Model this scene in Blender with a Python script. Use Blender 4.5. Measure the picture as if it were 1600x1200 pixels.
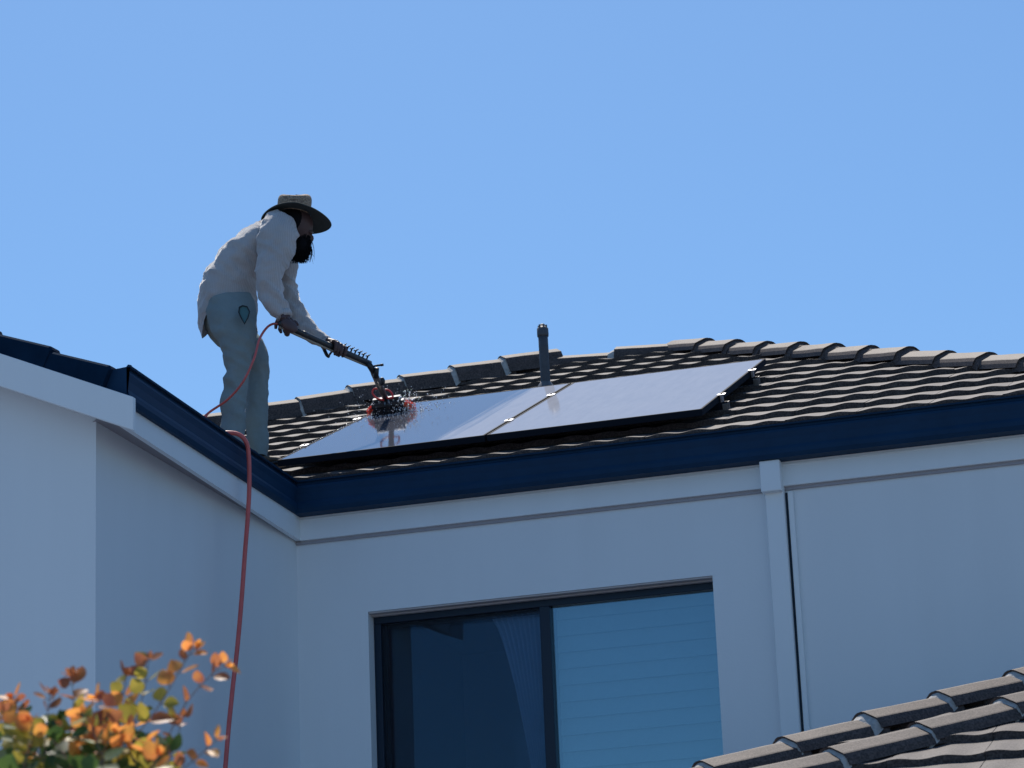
import bpy, bmesh, math, random
from mathutils import Vector, Matrix, noise
random.seed(7)
S = bpy.context.scene
for o in list(bpy.data.objects): bpy.data.objects.remove(o)
COL = S.collection

# ------------------------------------------------------------------ camera
FPX, PITCH, ROLL, YAW = 4578.87, math.radians(17.1696), math.radians(2.3603), math.radians(-15.8365)
CAM = Vector((0, 0, 1.6))
cy, sy, cp, sp = math.cos(YAW), math.sin(YAW), math.cos(PITCH), math.sin(PITCH)
FW = Vector((sy*cp, cy*cp, sp)); R0 = Vector((cy, -sy, 0)); U0 = R0.cross(FW)
RT = math.cos(ROLL)*R0 - math.sin(ROLL)*U0
UP = math.sin(ROLL)*R0 + math.cos(ROLL)*U0
cam = bpy.data.cameras.new('camera'); camo = bpy.data.objects.new('camera', cam); COL.objects.link(camo)
m = Matrix((RT, UP, -FW)).transposed().to_4x4(); m.translation = CAM
camo.matrix_world = m
cam.sensor_width = 36; cam.lens = FPX/1600*36; cam.clip_start = .1; cam.clip_end = 3000
cam.dof.use_dof = True; cam.dof.focus_distance = 14.8; cam.dof.aperture_fstop = 7.5
S.camera = camo

# ------------------------------------------------------------------ light
SUN_EL, SUN_AZ = math.radians(58), math.radians(-22)
w = bpy.data.worlds.new('World'); S.world = w; w.use_nodes = True
nt = w.node_tree; bg = nt.nodes['Background']
sky = nt.nodes.new('ShaderNodeTexSky'); sky.sky_type = 'NISHITA'; sky.sun_disc = False
sky.sun_elevation = SUN_EL; sky.sun_rotation = SUN_AZ
sky.air_density = 1.0; sky.dust_density = .6; sky.ozone_density = 3.0; sky.altitude = 0
tint = nt.nodes.new('ShaderNodeMix'); tint.data_type = 'RGBA'; tint.blend_type = 'MULTIPLY'; tint.inputs[0].default_value = 1
tint.inputs[7].default_value = (.60, .82, .98, 1)      # deep clear blue of this sky
nt.links.new(sky.outputs[0], tint.inputs[6]); nt.links.new(tint.outputs[2], bg.inputs[0]); bg.inputs[1].default_value = .13
sd = Vector((math.sin(SUN_AZ)*math.cos(SUN_EL), math.cos(SUN_AZ)*math.cos(SUN_EL), math.sin(SUN_EL)))
sl = bpy.data.lights.new('sun', 'SUN'); sl.energy = 5.0; sl.angle = math.radians(.5); sl.color = (1, .93, .84)
so = bpy.data.objects.new('sun', sl); so.rotation_euler = sd.to_track_quat('Z', 'Y').to_euler(); COL.objects.link(so)
S.view_settings.view_transform = 'Standard'; S.view_settings.look = 'None'
S.view_settings.gamma = 1; S.view_settings.exposure = 0.0
S.cycles.max_bounces = 8; S.cycles.transparent_max_bounces = 16

# ------------------------------------------------------------------ pixel -> point helpers (photo 1600x1200)
def ray(x, y): return FW + (x-800)/FPX*RT - (y-600)/FPX*UP
def atp(x, y, n, p):
    d = ray(x, y); n = Vector(n); return CAM + d*(n.dot(Vector(p)-CAM)/n.dot(d))
def aY(x, y, v): return atp(x, y, (0, 1, 0), (0, v, 0))
def aX(x, y, v): return atp(x, y, (1, 0, 0), (v, 0, 0))

# ------------------------------------------------------------------ materials
MATS = {}
def mat(name, col, rough=.6, metal=0, spec=.5, var=0, vscale=8, bump=0, bscale=60, bdist=.002, col2=None, extra=None, coat=0):
    if name in MATS: return MATS[name]
    m = bpy.data.materials.new(name); m.use_nodes = True; t = m.node_tree; b = t.nodes['Principled BSDF']
    b.inputs['Base Color'].default_value = (*col, 1); b.inputs['Roughness'].default_value = rough
    b.inputs['Metallic'].default_value = metal; b.inputs['Specular IOR Level'].default_value = spec
    b.inputs['Coat Weight'].default_value = coat
    co = t.nodes.new('ShaderNodeTexCoord')
    if var:
        n = t.nodes.new('ShaderNodeTexNoise'); n.inputs['Scale'].default_value = vscale; n.inputs['Detail'].default_value = 8
        n.inputs['Roughness'].default_value = .65
        t.links.new(co.outputs['Object'], n.inputs['Vector'])
        r = t.nodes.new('ShaderNodeValToRGB')
        c2 = col2 or tuple(min(1, c*(1+var)) for c in col); c1 = col if col2 else tuple(c*(1-var) for c in col)
        r.color_ramp.elements[0].color = (*c1, 1); r.color_ramp.elements[1].color = (*c2, 1)
        r.color_ramp.elements[0].position = .3; r.color_ramp.elements[1].position = .7
        t.links.new(n.outputs['Fac'], r.inputs['Fac']); t.links.new(r.outputs['Color'], b.inputs['Base Color'])
    if bump:
        n2 = t.nodes.new('ShaderNodeTexNoise'); n2.inputs['Scale'].default_value = bscale; n2.inputs['Detail'].default_value = 6
        t.links.new(co.outputs['Object'], n2.inputs['Vector'])
        bp = t.nodes.new('ShaderNodeBump'); bp.inputs['Strength'].default_value = bump; bp.inputs['Distance'].default_value = bdist
        t.links.new(n2.outputs['Fac'], bp.inputs['Height']); t.links.new(bp.outputs['Normal'], b.inputs['Normal'])
    if extra: extra(t, b, co)
    MATS[name] = m; return m

def weather(t, b, co):
    # very soft broad unevenness of the render coat
    n = t.nodes.new('ShaderNodeTexNoise'); n.inputs['Scale'].default_value = .9; n.inputs['Detail'].default_value = 5
    t.links.new(co.outputs['Object'], n.inputs['Vector'])
    mp = t.nodes.new('ShaderNodeMapping'); mp.inputs['Scale'].default_value = (5, 5, .5)
    n2 = t.nodes.new('ShaderNodeTexNoise'); n2.inputs['Scale'].default_value = 1.4; n2.inputs['Detail'].default_value = 6
    t.links.new(co.outputs['Object'], mp.inputs['Vector']); t.links.new(mp.outputs[0], n2.inputs['Vector'])
    ad = t.nodes.new('ShaderNodeMath'); ad.operation = 'ADD'
    t.links.new(n.outputs['Fac'], ad.inputs[0]); t.links.new(n2.outputs['Fac'], ad.inputs[1])
    mr = t.nodes.new('ShaderNodeMapRange'); mr.inputs[1].default_value = .6; mr.inputs[2].default_value = 1.4
    mr.inputs[3].default_value = .97; mr.inputs[4].default_value = 1.02
    t.links.new(ad.outputs[0], mr.inputs[0])
    mx = t.nodes.new('ShaderNodeMix'); mx.data_type = 'RGBA'; mx.blend_type = 'MULTIPLY'; mx.inputs[0].default_value = 1
    mx.inputs[6].default_value = b.inputs['Base Color'].default_value
    t.links.new(mr.outputs[0], mx.inputs[7]); t.links.new(mx.outputs[2], b.inputs['Base Color'])

M_WALL = mat('render_wall', (.79, .83, .845), .85, bump=.35, bscale=90, bdist=.0015, extra=weather)
M_TRIM = mat('painted_trim', (.82, .86, .87), .6, bump=.12, bscale=40, extra=weather)
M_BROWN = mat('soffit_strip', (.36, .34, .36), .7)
M_NAVY = mat('navy_gutter_paint', (.005, .034, .082), .6, spec=.2, var=.15, vscale=5)
M_BARGE = mat('dark_barge_tile', (.006, .022, .048), .95, spec=.03, var=.2, vscale=12)
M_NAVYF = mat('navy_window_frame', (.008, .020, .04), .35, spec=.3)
def tile_extra(t, b, co):
    # per course speckle and lichen
    v = t.nodes.new('ShaderNodeTexNoise'); v.inputs['Scale'].default_value = 120; v.inputs['Detail'].default_value = 3
    t.links.new(co.outputs['Object'], v.inputs['Vector'])
    r = t.nodes.new('ShaderNodeValToRGB'); r.color_ramp.elements[0].position = .35; r.color_ramp.elements[1].position = .75
    r.color_ramp.elements[0].color = (.50, .48, .48, 1); r.color_ramp.elements[1].color = (1.65, 1.58, 1.5, 1)
    t.links.new(v.outputs['Fac'], r.inputs['Fac'])
    mx = t.nodes.new('ShaderNodeMix'); mx.data_type = 'RGBA'; mx.blend_type = 'MULTIPLY'; mx.inputs[0].default_value = 1
    src = b.inputs['Base Color'].links[0].from_socket
    t.links.new(src, mx.inputs[6]); t.links.new(r.outputs['Color'], mx.inputs[7]); t.links.new(mx.outputs[2], b.inputs['Base Color'])
M_TILE = mat('concrete_roof_tile', (.092, .082, .082), .7, spec=.25, var=.22, vscale=14, bump=.4, bscale=240, bdist=.0015, extra=tile_extra)
M_CAP = mat('ridge_cap_concrete', (.088, .068, .062), .7, spec=.35, var=.25, vscale=16, bump=.5, bscale=260, bdist=.0018, extra=tile_extra)
M_MORTAR = mat('cap_mortar', (.42, .41, .39), .9, var=.3, vscale=30, bump=.8, bscale=60, bdist=.006)
M_GALV = mat('weathered_steel', (.20, .19, .18), .45, metal=.6, var=.2, vscale=30)
M_ALU = mat('mill_aluminium', (.48, .48, .50), .42, metal=1)
M_BLACKF = mat('black_anodised', (.010, .014, .022), .75, spec=.08)
M_PIPE = mat('vent_pipe_grey', (.07, .075, .085), .6, var=.2, vscale=20)
M_BLACK = mat('black_plastic', (.012, .014, .018), .4)
M_POLE = mat('pole_carbon', (.03, .035, .04), .35)
M_TAN = mat('pale_hose', (.35, .30, .24), .5)
M_RED = mat('red_hose', (.64, .125, .11), .4, spec=.5, var=.12, vscale=12)
M_REDB = mat('red_tube', (.8, .05, .04), .35)

def trans_mat(name, cols, rough=.4, tf=.5, bumpy=0, scale=12, stripes=None, spec=.4):
    m = bpy.data.materials.new(name); m.use_nodes = True; t = m.node_tree; b = t.nodes['Principled BSDF']
    out = t.nodes['Material Output']; co = t.nodes.new('ShaderNodeTexCoord')
    n = t.nodes.new('ShaderNodeTexNoise'); n.inputs['Scale'].default_value = scale; n.inputs['Detail'].default_value = 4
    t.links.new(co.outputs['Object'], n.inputs['Vector'])
    r = t.nodes.new('ShaderNodeValToRGB'); r.color_ramp.elements[0].position = .35; r.color_ramp.elements[1].position = .65
    r.color_ramp.elements[0].color = (*cols[0], 1); r.color_ramp.elements[1].color = (*cols[1], 1)
    t.links.new(n.outputs['Fac'], r.inputs['Fac']); csock = r.outputs['Color']
    if stripes:
        # woven ribs: darker thread lines
        wv = t.nodes.new('ShaderNodeTexWave'); wv.inputs['Scale'].default_value = stripes; wv.inputs['Distortion'].default_value = 1.2
        wv.bands_direction = 'X'; wv.inputs['Detail'].default_value = 1
        t.links.new(co.outputs['Object'], wv.inputs['Vector'])
        mr = t.nodes.new('ShaderNodeMapRange'); mr.inputs[3].default_value = .89; mr.inputs[4].default_value = 1.02
        t.links.new(wv.outputs['Fac'], mr.inputs[0])
        mx = t.nodes.new('ShaderNodeMix'); mx.data_type = 'RGBA'; mx.blend_type = 'MULTIPLY'; mx.inputs[0].default_value = 1
        t.links.new(csock, mx.inputs[6]); t.links.new(mr.outputs[0], mx.inputs[7]); csock = mx.outputs[2]
    t.links.new(csock, b.inputs['Base Color']); b.inputs['Roughness'].default_value = rough
    b.inputs['Specular IOR Level'].default_value = spec
    tr = t.nodes.new('ShaderNodeBsdfTranslucent'); t.links.new(csock, tr.inputs['Color'])
    mx = t.nodes.new('ShaderNodeMixShader'); mx.inputs[0].default_value = tf
    t.links.new(b.outputs[0], mx.inputs[1]); t.links.new(tr.outputs[0], mx.inputs[2]); t.links.new(mx.outputs[0], out.inputs[0])
    if bumpy:
        n2 = t.nodes.new('ShaderNodeTexNoise'); n2.inputs['Scale'].default_value = 24; n2.inputs['Detail'].default_value = 5; n2.inputs['Distortion'].default_value = .8
        t.links.new(co.outputs['Object'], n2.inputs['Vector'])
        bp = t.nodes.new('ShaderNodeBump'); bp.inputs['Strength'].default_value = bumpy; bp.inputs['Distance'].default_value = .016
        t.links.new(n2.outputs['Fac'], bp.inputs['Height']); t.links.new(bp.outputs['Normal'], b.inputs['Normal'])
    return m

# ------------------------------------------------------------------ mesh helpers
class MB:
    def __init__(s): s.v = []; s.f = []; s.m = []; s.mi = 0
    def add(s, vs, fs, smooth=False):
        o = len(s.v); s.v += [tuple(v) for v in vs]
        for f in fs: s.f.append(tuple(i+o for i in f)); s.m.append((s.mi, smooth))
    def quad(s, a, b, c, d): s.add([a, b, c, d], [(0, 1, 2, 3)])
    def box(s, lo, hi, M=None):
        x0, y0, z0 = lo; x1, y1, z1 = hi
        vs = [Vector(p) for p in [(x0,y0,z0),(x1,y0,z0),(x1,y1,z0),(x0,y1,z0),(x0,y0,z1),(x1,y0,z1),(x1,y1,z1),(x0,y1,z1)]]
        if M: vs = [M @ v for v in vs]
        s.add(vs, [(0,3,2,1),(4,5,6,7),(0,1,5,4),(1,2,6,5),(2,3,7,6),(3,0,4,7)])
    def tube(s, pts, rad, seg=10, smooth=True, cap=True):
        pts = [Vector(p) for p in pts]; n = len(pts)
        rad = rad if isinstance(rad, (list, tuple)) else [rad]*n
        T = [(pts[min(i+1, n-1)]-pts[max(i-1, 0)]).normalized() for i in range(n)]
        a = T[0].orthogonal().normalized(); vs = []
        for i in range(n):
            a = (a - T[i]*a.dot(T[i])).normalized(); b = T[i].cross(a)
            for k in range(seg):
                t = 2*math.pi*k/seg; vs.append(pts[i]+(a*math.cos(t)+b*math.sin(t))*rad[i])
        fs = [(i*seg+k, i*seg+(k+1) % seg, (i+1)*seg+(k+1) % seg, (i+1)*seg+k) for i in range(n-1) for k in range(seg)]
        if cap: fs += [tuple(range(seg))[::-1], tuple((n-1)*seg+k for k in range(seg))]
        s.add(vs, fs, smooth)
    def build(s, name, mats, parent=None, bevel=0, sub=0):
        me = bpy.data.meshes.new(name); me.from_pydata(s.v, [], s.f)
        mats = mats if isinstance(mats, (list, tuple)) else [mats]
        for mm in mats: me.materials.append(mm)
        for p, (mi, sm) in zip(me.polygons, s.m): p.material_index = mi; p.use_smooth = sm
        me.validate(); me.update()
        o = bpy.data.objects.new(name, me); COL.objects.link(o)
        if parent:
            o.parent = parent; o.matrix_parent_inverse = parent_inv(parent)
        if bevel:
            b = o.modifiers.new('bevel', 'BEVEL'); b.width = bevel; b.segments = 2; b.limit_method = 'ANGLE'
        if sub:
            b = o.modifiers.new('sub', 'SUBSURF'); b.levels = sub; b.render_levels = sub
        return o
def world_loc(o):
    v = Vector(o.location)
    if o.parent and o.parent.type == 'EMPTY': v = v + Vector((0, 0, 0))
    return v
ROOTLOC = {}
def parent_inv(p):
    # meshes are written in world coordinates; undo the root's translation
    r = p
    while r.parent: r = r.parent
    return Matrix.Translation(-ROOTLOC.get(r.name, Vector())) if r is p else Matrix.Identity(4)
def thing(name, loc, label, cat, group=None):
    o = bpy.data.objects.new(name, None); o.empty_display_size = .2; COL.objects.link(o); o.location = loc
    ROOTLOC[o.name] = Vector(loc); o['label'] = label; o['category'] = cat
    if group: o['group'] = group
    return o
def tag(o, label, cat, group=None, kind=None):
    o['label'] = label; o['category'] = cat
    if group: o['group'] = group
    if kind: o['kind'] = kind
    return o
def smoothpath(pts, n=8):
    pts = [Vector(p) for p in pts]; out = []
    for i in range(len(pts)-1):
        p0 = pts[max(i-1, 0)]; p1 = pts[i]; p2 = pts[i+1]; p3 = pts[min(i+2, len(pts)-1)]
        for k in range(n):
            t = k/n
            out.append(.5*((2*p1)+(p2-p0)*t+(2*p0-5*p1+4*p2-p3)*t*t+(3*p1-p0-3*p2+p3)*t**3))
    out.append(pts[-1]); return out

# ------------------------------------------------------------------ ground
g = MB(); g.quad((-400, -300, 0), (400, -300, 0), (400, 600, 0), (-400, 600, 0))
gm = mat('lawn_and_paving', (.17, .19, .235), .9, var=.3, vscale=3, bump=.5, bscale=20, bdist=.02)
go = g.build('ground', gm); go['kind'] = 'structure'

# ------------------------------------------------------------------ the house
AL = math.radians(23.8); TA = math.tan(AL)
YG, XG, ZG = 13.8, -5.093, 5.644      # gutter front line of the main front, of the return, and gutter lip height
GB = 5.483                            # gutter underside
PN = Vector((0, -math.sin(AL), math.cos(AL)))
house = thing('house', (-3, YG, 0), 'two storey cream rendered house with grey tiled roof and navy gutters', 'house')

YW = 13.93          # main wall face
XC = aY(463, 842, YW).x               # inner wall corner
YO = 11.80                            # outer (gable) wall plane
XO = aY(150, 700, YO).x               # outer wall corner
XR = -.72                             # right-hand end of the main wall (out of frame)
wTL, wTR = aY(575, 958, YW), aY(1113, 897, YW)
WX0, WX1, WZ1 = wTL.x, wTR.x, (wTL.z+wTR.z)/2
WZ0 = WZ1-1.5
WT = GB+.06
mb = MB()
def wallq(x0, z0, x1, z1): mb.quad((x0, YW, z0), (x1, YW, z0), (x1, YW, z1), (x0, YW, z1))
wallq(XC, 0, WX0, WT); wallq(WX1, 0, XR, WT); wallq(WX0, WZ1, WX1, WT); wallq(WX0, 0, WX1, WZ0)
RV = .125
for a, b in (((WX0, WZ0), (WX0, WZ1)), ((WX0, WZ1), (WX1, WZ1)), ((WX1, WZ1), (WX1, WZ0)), ((WX1, WZ0), (WX0, WZ0))):
    mb.quad((a[0], YW, a[1]), (b[0], YW, b[1]), (b[0], YW+RV, b[1]), (a[0], YW+RV, a[1]))
mb.quad((XR, YW, 0), (XR, 20, 0), (XR, 20, WT), (XR, YW, WT))
mb.build('wall', M_WALL, house)
mb = MB()
mb.quad((XC, YW, 0), (XC, YW, WT), (XO, YO, WT), (XO, YO, 0))
XL = -11
XRI = XG-2.95      # gable apex x
mb.add([(XL, YO, 0), (XO, YO, 0), (XO, YO, ZG-.03+(XG-XO)*TA-.12), (XRI, YO, ZG-.03+(XG-XRI)*TA-.12), (XL, YO, ZG-.03-.12+(XG-XRI)*TA-(XRI-XL)*TA)], [(0, 1, 2, 3, 4)])
mb.build('gable_wall', M_WALL, house)

# fascia band under the gutters (main and return) with the thin soffit strip beneath
FB = (aY(840, 803, YW-.03).z+aY(1100, 773, YW-.03).z)/2
mb = MB(); mb.box((XC+.03, YW-.03, FB), (XR+.05, YW-.002, GB+.02)); mb.box((XC+.035, YW-.035, FB+.105), (XR+.05, YW-.0302, FB+.112))
mb.build('fascia', M_TRIM, house, bevel=.003)
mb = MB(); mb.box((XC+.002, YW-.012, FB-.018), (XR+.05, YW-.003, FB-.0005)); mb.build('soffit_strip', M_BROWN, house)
# return fascia follows the skewed return wall, its face under the gutter
fr0 = Vector((XC+.033, YW-.03, 0)); fr1 = Vector((XG-.04, 11.632, 0))
zA = aX(210, 675, XG-.04).z; zB = FB
mb = MB()
a0, a1 = fr0, fr1
mb.add([(a0.x, a0.y, zB), (a1.x, a1.y, zA), (a1.x, a1.y, GB+.02), (a0.x, a0.y, GB+.02),
        (a0.x-.025, a0.y, zB), (a1.x-.025, a1.y, zA), (a1.x-.025, a1.y, GB+.02), (a0.x-.025, a0.y, GB+.02)],
       [(0, 3, 2, 1), (4, 5, 6, 7), (0, 1, 5, 4), (1, 2, 6, 5), (3, 7, 6, 2)])
mb.build('fascia', M_TRIM, house)
mb = MB()   # soffit between return wall and fascia
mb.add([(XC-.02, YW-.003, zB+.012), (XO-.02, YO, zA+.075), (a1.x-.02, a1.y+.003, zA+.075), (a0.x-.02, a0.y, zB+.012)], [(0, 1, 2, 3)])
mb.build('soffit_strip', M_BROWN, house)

# gutters: profile swept along return + main, mitred in the inner corner
prof = [(0, .002), (-.004, .010), (.010, .014), (.018, .006), (.016, -.010), (.006, -.018), (.003, -.030), (.010, -.060), (.013, -.100), (.005, -.118), (.004, -.140), (.016, -.1605), (.11, -.1605), (.11, .0)]
# d = distance back from front line, z relative to lip
def gut(d, z, end):
    if end == 0: return (XG-d, 11.65, ZG+z)
    if end == 1: return (XG-d, YG+d, ZG+z)
    return (XR+.12+0*d, YG+d, ZG+z)
mb = MB(); n = len(prof)
vs = [gut(d, z, e) for e in (0, 1, 2) for d, z in prof]
fs = [(e*n+i, e*n+i+1, (e+1)*n+i+1, (e+1)*n+i) for e in (0, 1) for i in range(n-1)] + [tuple(range(n-1, -1, -1)), tuple(range(2*n, 3*n))]
mb.add(vs, fs)
# overlapping end-cap lip at the gable end, and lap joints
for k, yy in enumerate((11.645,)):
    pr = [(d+(-.003 if d < .05 else .003), z*1.03) for d, z in prof]
    vs = [(XG-d, yy, ZG+z) for d, z in pr]+[(XG-d, yy+.012, ZG+z) for d, z in pr]
    mb.add(vs, [tuple(range(n)), tuple(range(2*n-1, n-1, -1))]+[(i, n+i, n+(i+1) % n, (i+1) % n) for i in range(n)])
mb.build('gutter', M_NAVY, house)

# barge board on the gable rake
mb = MB(); YB = 11.60
e0 = aY(208, 620, YB); e1 = aY(208, 672, YB); k0 = aY(0, 555, YB); k1 = aY(0, 613, YB)
def ext(p, q, x): t = (x-p.x)/(q.x-p.x); return Vector((x, YB, p.z+(q.z-p.z)*t))
xe = e0.x; top_s = (k0.z-e0.z)/(k0.x-e0.x); bot_s = (k1.z-e1.z)/(k1.x-e1.x)
def bz(x, z0): return z0-(x-xe)*TA
T0 = e0.z; B0 = e1.z
vs = []
for y in (YB, YB+.03):
    for x, z in ((xe, T0), (xe, B0), (XRI, bz(XRI, B0)), (XL, bz(XRI, B0)-(XRI-XL)*TA), (XL, bz(XRI, T0)-(XRI-XL)*TA), (XRI, bz(XRI, T0))):
        vs.append((x, y, z))
mb.add(vs, [(0, 5, 2, 1), (5, 4, 3, 2), (6, 7, 8, 11), (11, 8, 9, 10), (0, 1, 7, 6), (1, 2, 8, 7), (2, 3, 9, 8), (0, 6, 11, 5)])
mb.build('barge_board', M_TRIM, house, bevel=.003)
mb = MB()   # underside strip behind the barge board
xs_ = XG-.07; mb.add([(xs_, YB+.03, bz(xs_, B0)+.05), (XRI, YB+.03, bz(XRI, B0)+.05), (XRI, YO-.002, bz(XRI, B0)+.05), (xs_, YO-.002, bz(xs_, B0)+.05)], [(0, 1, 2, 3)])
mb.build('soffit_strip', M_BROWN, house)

# downpipe with its boxed head, and the conduit beside it
mb = MB()
dx0 = aY(1195, 770, YW-.05).x; dx1 = aY(1224, 770, YW-.05).x
mb.box((dx0, YW-.055, 0), (dx1, YW-.0005, FB+.02)); dp = mb.build('downpipe', M_TRIM, house, bevel=.006)
hb0, hb1, hbz = aY(1187, 740, YW-.10), aY(1219, 740, YW-.10), aY(1205, 767, YW-.10)
mb = MB(); mb.box((hb0.x, YW-.10, hbz.z), (hb1.x, YW-.0305, GB-.002)); mb.build('downpipe_head', M_TRIM, dp, bevel=.005)
c0 = aY(1229, 750, YW-.02).x; c1 = aY(1236, 750, YW-.02).x
mb = MB(); mb.box((c0, YW-.022, 0), (c1+.004, YW-.0005, FB-.027)); mb.build('conduit', M_TRIM, house, bevel=.004)
mb = MB(); mb.box((dx1+.001, YW-.006, 0), (c0-.001, YW-.001, FB-.03)); mb.build('dark_gap', M_NAVYF, house)  # dark strip standing for the gap between downpipe and conduit

# ------------------------------------------------------------------ window
win = MB()
FY0 = YW+RV-.045; FY1 = YW+RV+.03
fw_ = .05
XM0, XM1 = aY(843, 955, FY0).x, aY(859, 955, FY0).x
win.box((WX0+.002, FY0, WZ1-fw_), (WX1-.002, FY1, WZ1-.002)); win.box((WX0+.002, FY0, WZ0+.002), (WX1-.002, FY1, WZ0+fw_))
win.box((WX0+.002, FY0+.001, WZ0+fw_), (WX0+fw_*.8, FY1, WZ1-fw_)); win.box((WX1-.012, FY0+.001, WZ0+fw_), (WX1-.002, FY1, WZ1-fw_))
win.box((XM0, FY0-.006, WZ0+fw_), (XM1, FY1, WZ1-fw_))
window = win.build('window', M_NAVYF, house, bevel=.003)
hd = MB(); hd.box((WX0+.001, YW+.004, WZ1-.010), (WX1-.001, YW+.045, WZ1-.001)); hd.box((WX0+.001, YW+.05, WZ1-.016), (WX1-.001, FY0-.002, WZ1-.001))
hd.build('window_head_trim', mat('head_trim_brown', (.50, .46, .45), .6), window, bevel=.003)
def glassmat(name, fac, tint, ttint, rough=.0):
    m = bpy.data.materials.new(name); m.use_nodes = True; t = m.node_tree; t.nodes.remove(t.nodes['Principled BSDF'])
    out = t.nodes['Material Output']; gl = t.nodes.new('ShaderNodeBsdfGlossy'); gl.inputs['Roughness'].default_value = rough; gl.inputs['Color'].default_value = (*tint, 1)
    tr = t.nodes.new('ShaderNodeBsdfTransparent'); tr.inputs['Color'].default_value = (*ttint, 1)
    mx = t.nodes.new('ShaderNodeMixShader'); mx.inputs[0].default_value = fac
    t.links.new(tr.outputs[0], mx.inputs[1]); t.links.new(gl.outputs[0], mx.inputs[2]); t.links.new(mx.outputs[0], out.inputs[0])
    co = t.nodes.new('ShaderNodeTexCoord'); n = t.nodes.new('ShaderNodeTexNoise'); n.inputs['Scale'].default_value = 1.3
    t.links.new(co.outputs['Object'], n.inputs['Vector']); bp = t.nodes.new('ShaderNodeBump'); bp.inputs['Strength'].default_value = .1; bp.inputs['Distance'].default_value = .01
    t.links.new(n.outputs['Fac'], bp.inputs['Height']); t.links.new(bp.outputs['Normal'], gl.inputs['Normal'])
    return m
pR = MB(); pR.box((XM1-.004, FY0+.03, WZ0+fw_-.01), (WX1-.011, FY0+.036, WZ1-fw_+.01))
pr_ = pR.build('pane', glassmat('tinted_pane', .30, (.45, .64, .72), (.74, .82, .85)), window); pr_['label'] = 'tinted pane reflecting blue sky'
pL = MB(); pL.box((WX0+fw_*.8-.01, FY0+.05, WZ0+fw_-.01), (XM0+.004, FY0+.056, WZ1-fw_+.01))
pl_ = pL.build('pane', glassmat('screened_pane', .12, (.35, .6, .8), (.75, .85, .95)), window)
sc = MB(); sc.box((WX0+fw_*.8, FY0+.02, WZ0+fw_), (XM0, FY0+.0215, WZ1-fw_)); sc.box((WX0+fw_*.8, FY0+.012, WZ0+fw_), (WX0+fw_*.8+.03, FY0+.028, WZ1-fw_))
sc.box((WX0+fw_*.8+.03, FY0+.012, WZ1-fw_-.03), (XM0, FY0+.028, WZ1-fw_))
def screen_mat():
    m = bpy.data.materials.new('fly_screen'); m.use_nodes = True; t = m.node_tree; b = t.nodes['Principled BSDF']; out = t.nodes['Material Output']
    b.inputs['Base Color'].default_value = (.010, .016, .024, 1); b.inputs['Roughness'].default_value = .7
    tr = t.nodes.new('ShaderNodeBsdfTransparent'); mx = t.nodes.new('ShaderNodeMixShader'); mx.inputs[0].default_value = .22
    t.links.new(tr.outputs[0], mx.inputs[1]); t.links.new(b.outputs[0], mx.inputs[2]); t.links.new(mx.outputs[0], out.inputs[0]); return m
sc.build('fly_screen', screen_mat(), window)
# curtain folds added to mimic moire in the left pane, blind behind the right
cu = MB(); nx, nz = 90, 24; vs = []
for j in range(nz+1):
    t = j/nz; z = WZ1-.06-t*1.38
    for i in range(nx+1):
        s = i/nx; x0 = XM0-.01-(.27-.19*min(1, t*1.6)**.7)*(1-s)
        vs.append((x0, YW+.17+.022*math.sin(s*58+t*4)*(1-.2*t), z+.0))
cu.add(vs, [(j*(nx+1)+i, j*(nx+1)+i+1, (j+1)*(nx+1)+i+1, (j+1)*(nx+1)+i) for j in range(nz) for i in range(nx)], True)
cu.build('moire_curtain', mat('moire_sheer', (.80, .86, .90), .8), window)
bl = MB(); zz = WZ1-.06
while zz > WZ0+.05:
    bl.box((XM1+.005, -.044, -.0015), (WX1-.01, .044, .0015), Matrix.Translation((0, YW+.19, zz)) @ Matrix.Rotation(math.radians(77), 4, 'X')); zz -= .085
bl.build('blind', mat('blind_white', (.70, .76, .78), .6), window)
# the dark room behind
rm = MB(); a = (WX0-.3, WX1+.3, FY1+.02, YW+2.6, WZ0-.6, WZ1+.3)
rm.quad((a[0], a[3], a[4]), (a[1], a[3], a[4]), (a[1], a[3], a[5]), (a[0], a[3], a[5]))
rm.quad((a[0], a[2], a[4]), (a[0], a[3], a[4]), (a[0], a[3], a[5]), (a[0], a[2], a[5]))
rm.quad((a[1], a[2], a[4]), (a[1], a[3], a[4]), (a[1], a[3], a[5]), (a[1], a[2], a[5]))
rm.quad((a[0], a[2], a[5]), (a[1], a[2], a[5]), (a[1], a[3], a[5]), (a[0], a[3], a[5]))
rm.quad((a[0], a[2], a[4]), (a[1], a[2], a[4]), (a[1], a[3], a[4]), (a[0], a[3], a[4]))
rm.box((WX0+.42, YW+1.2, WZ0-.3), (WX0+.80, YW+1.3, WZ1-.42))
rm.build('room', mat('dim_room', (.20, .26, .34), .8), window)

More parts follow.
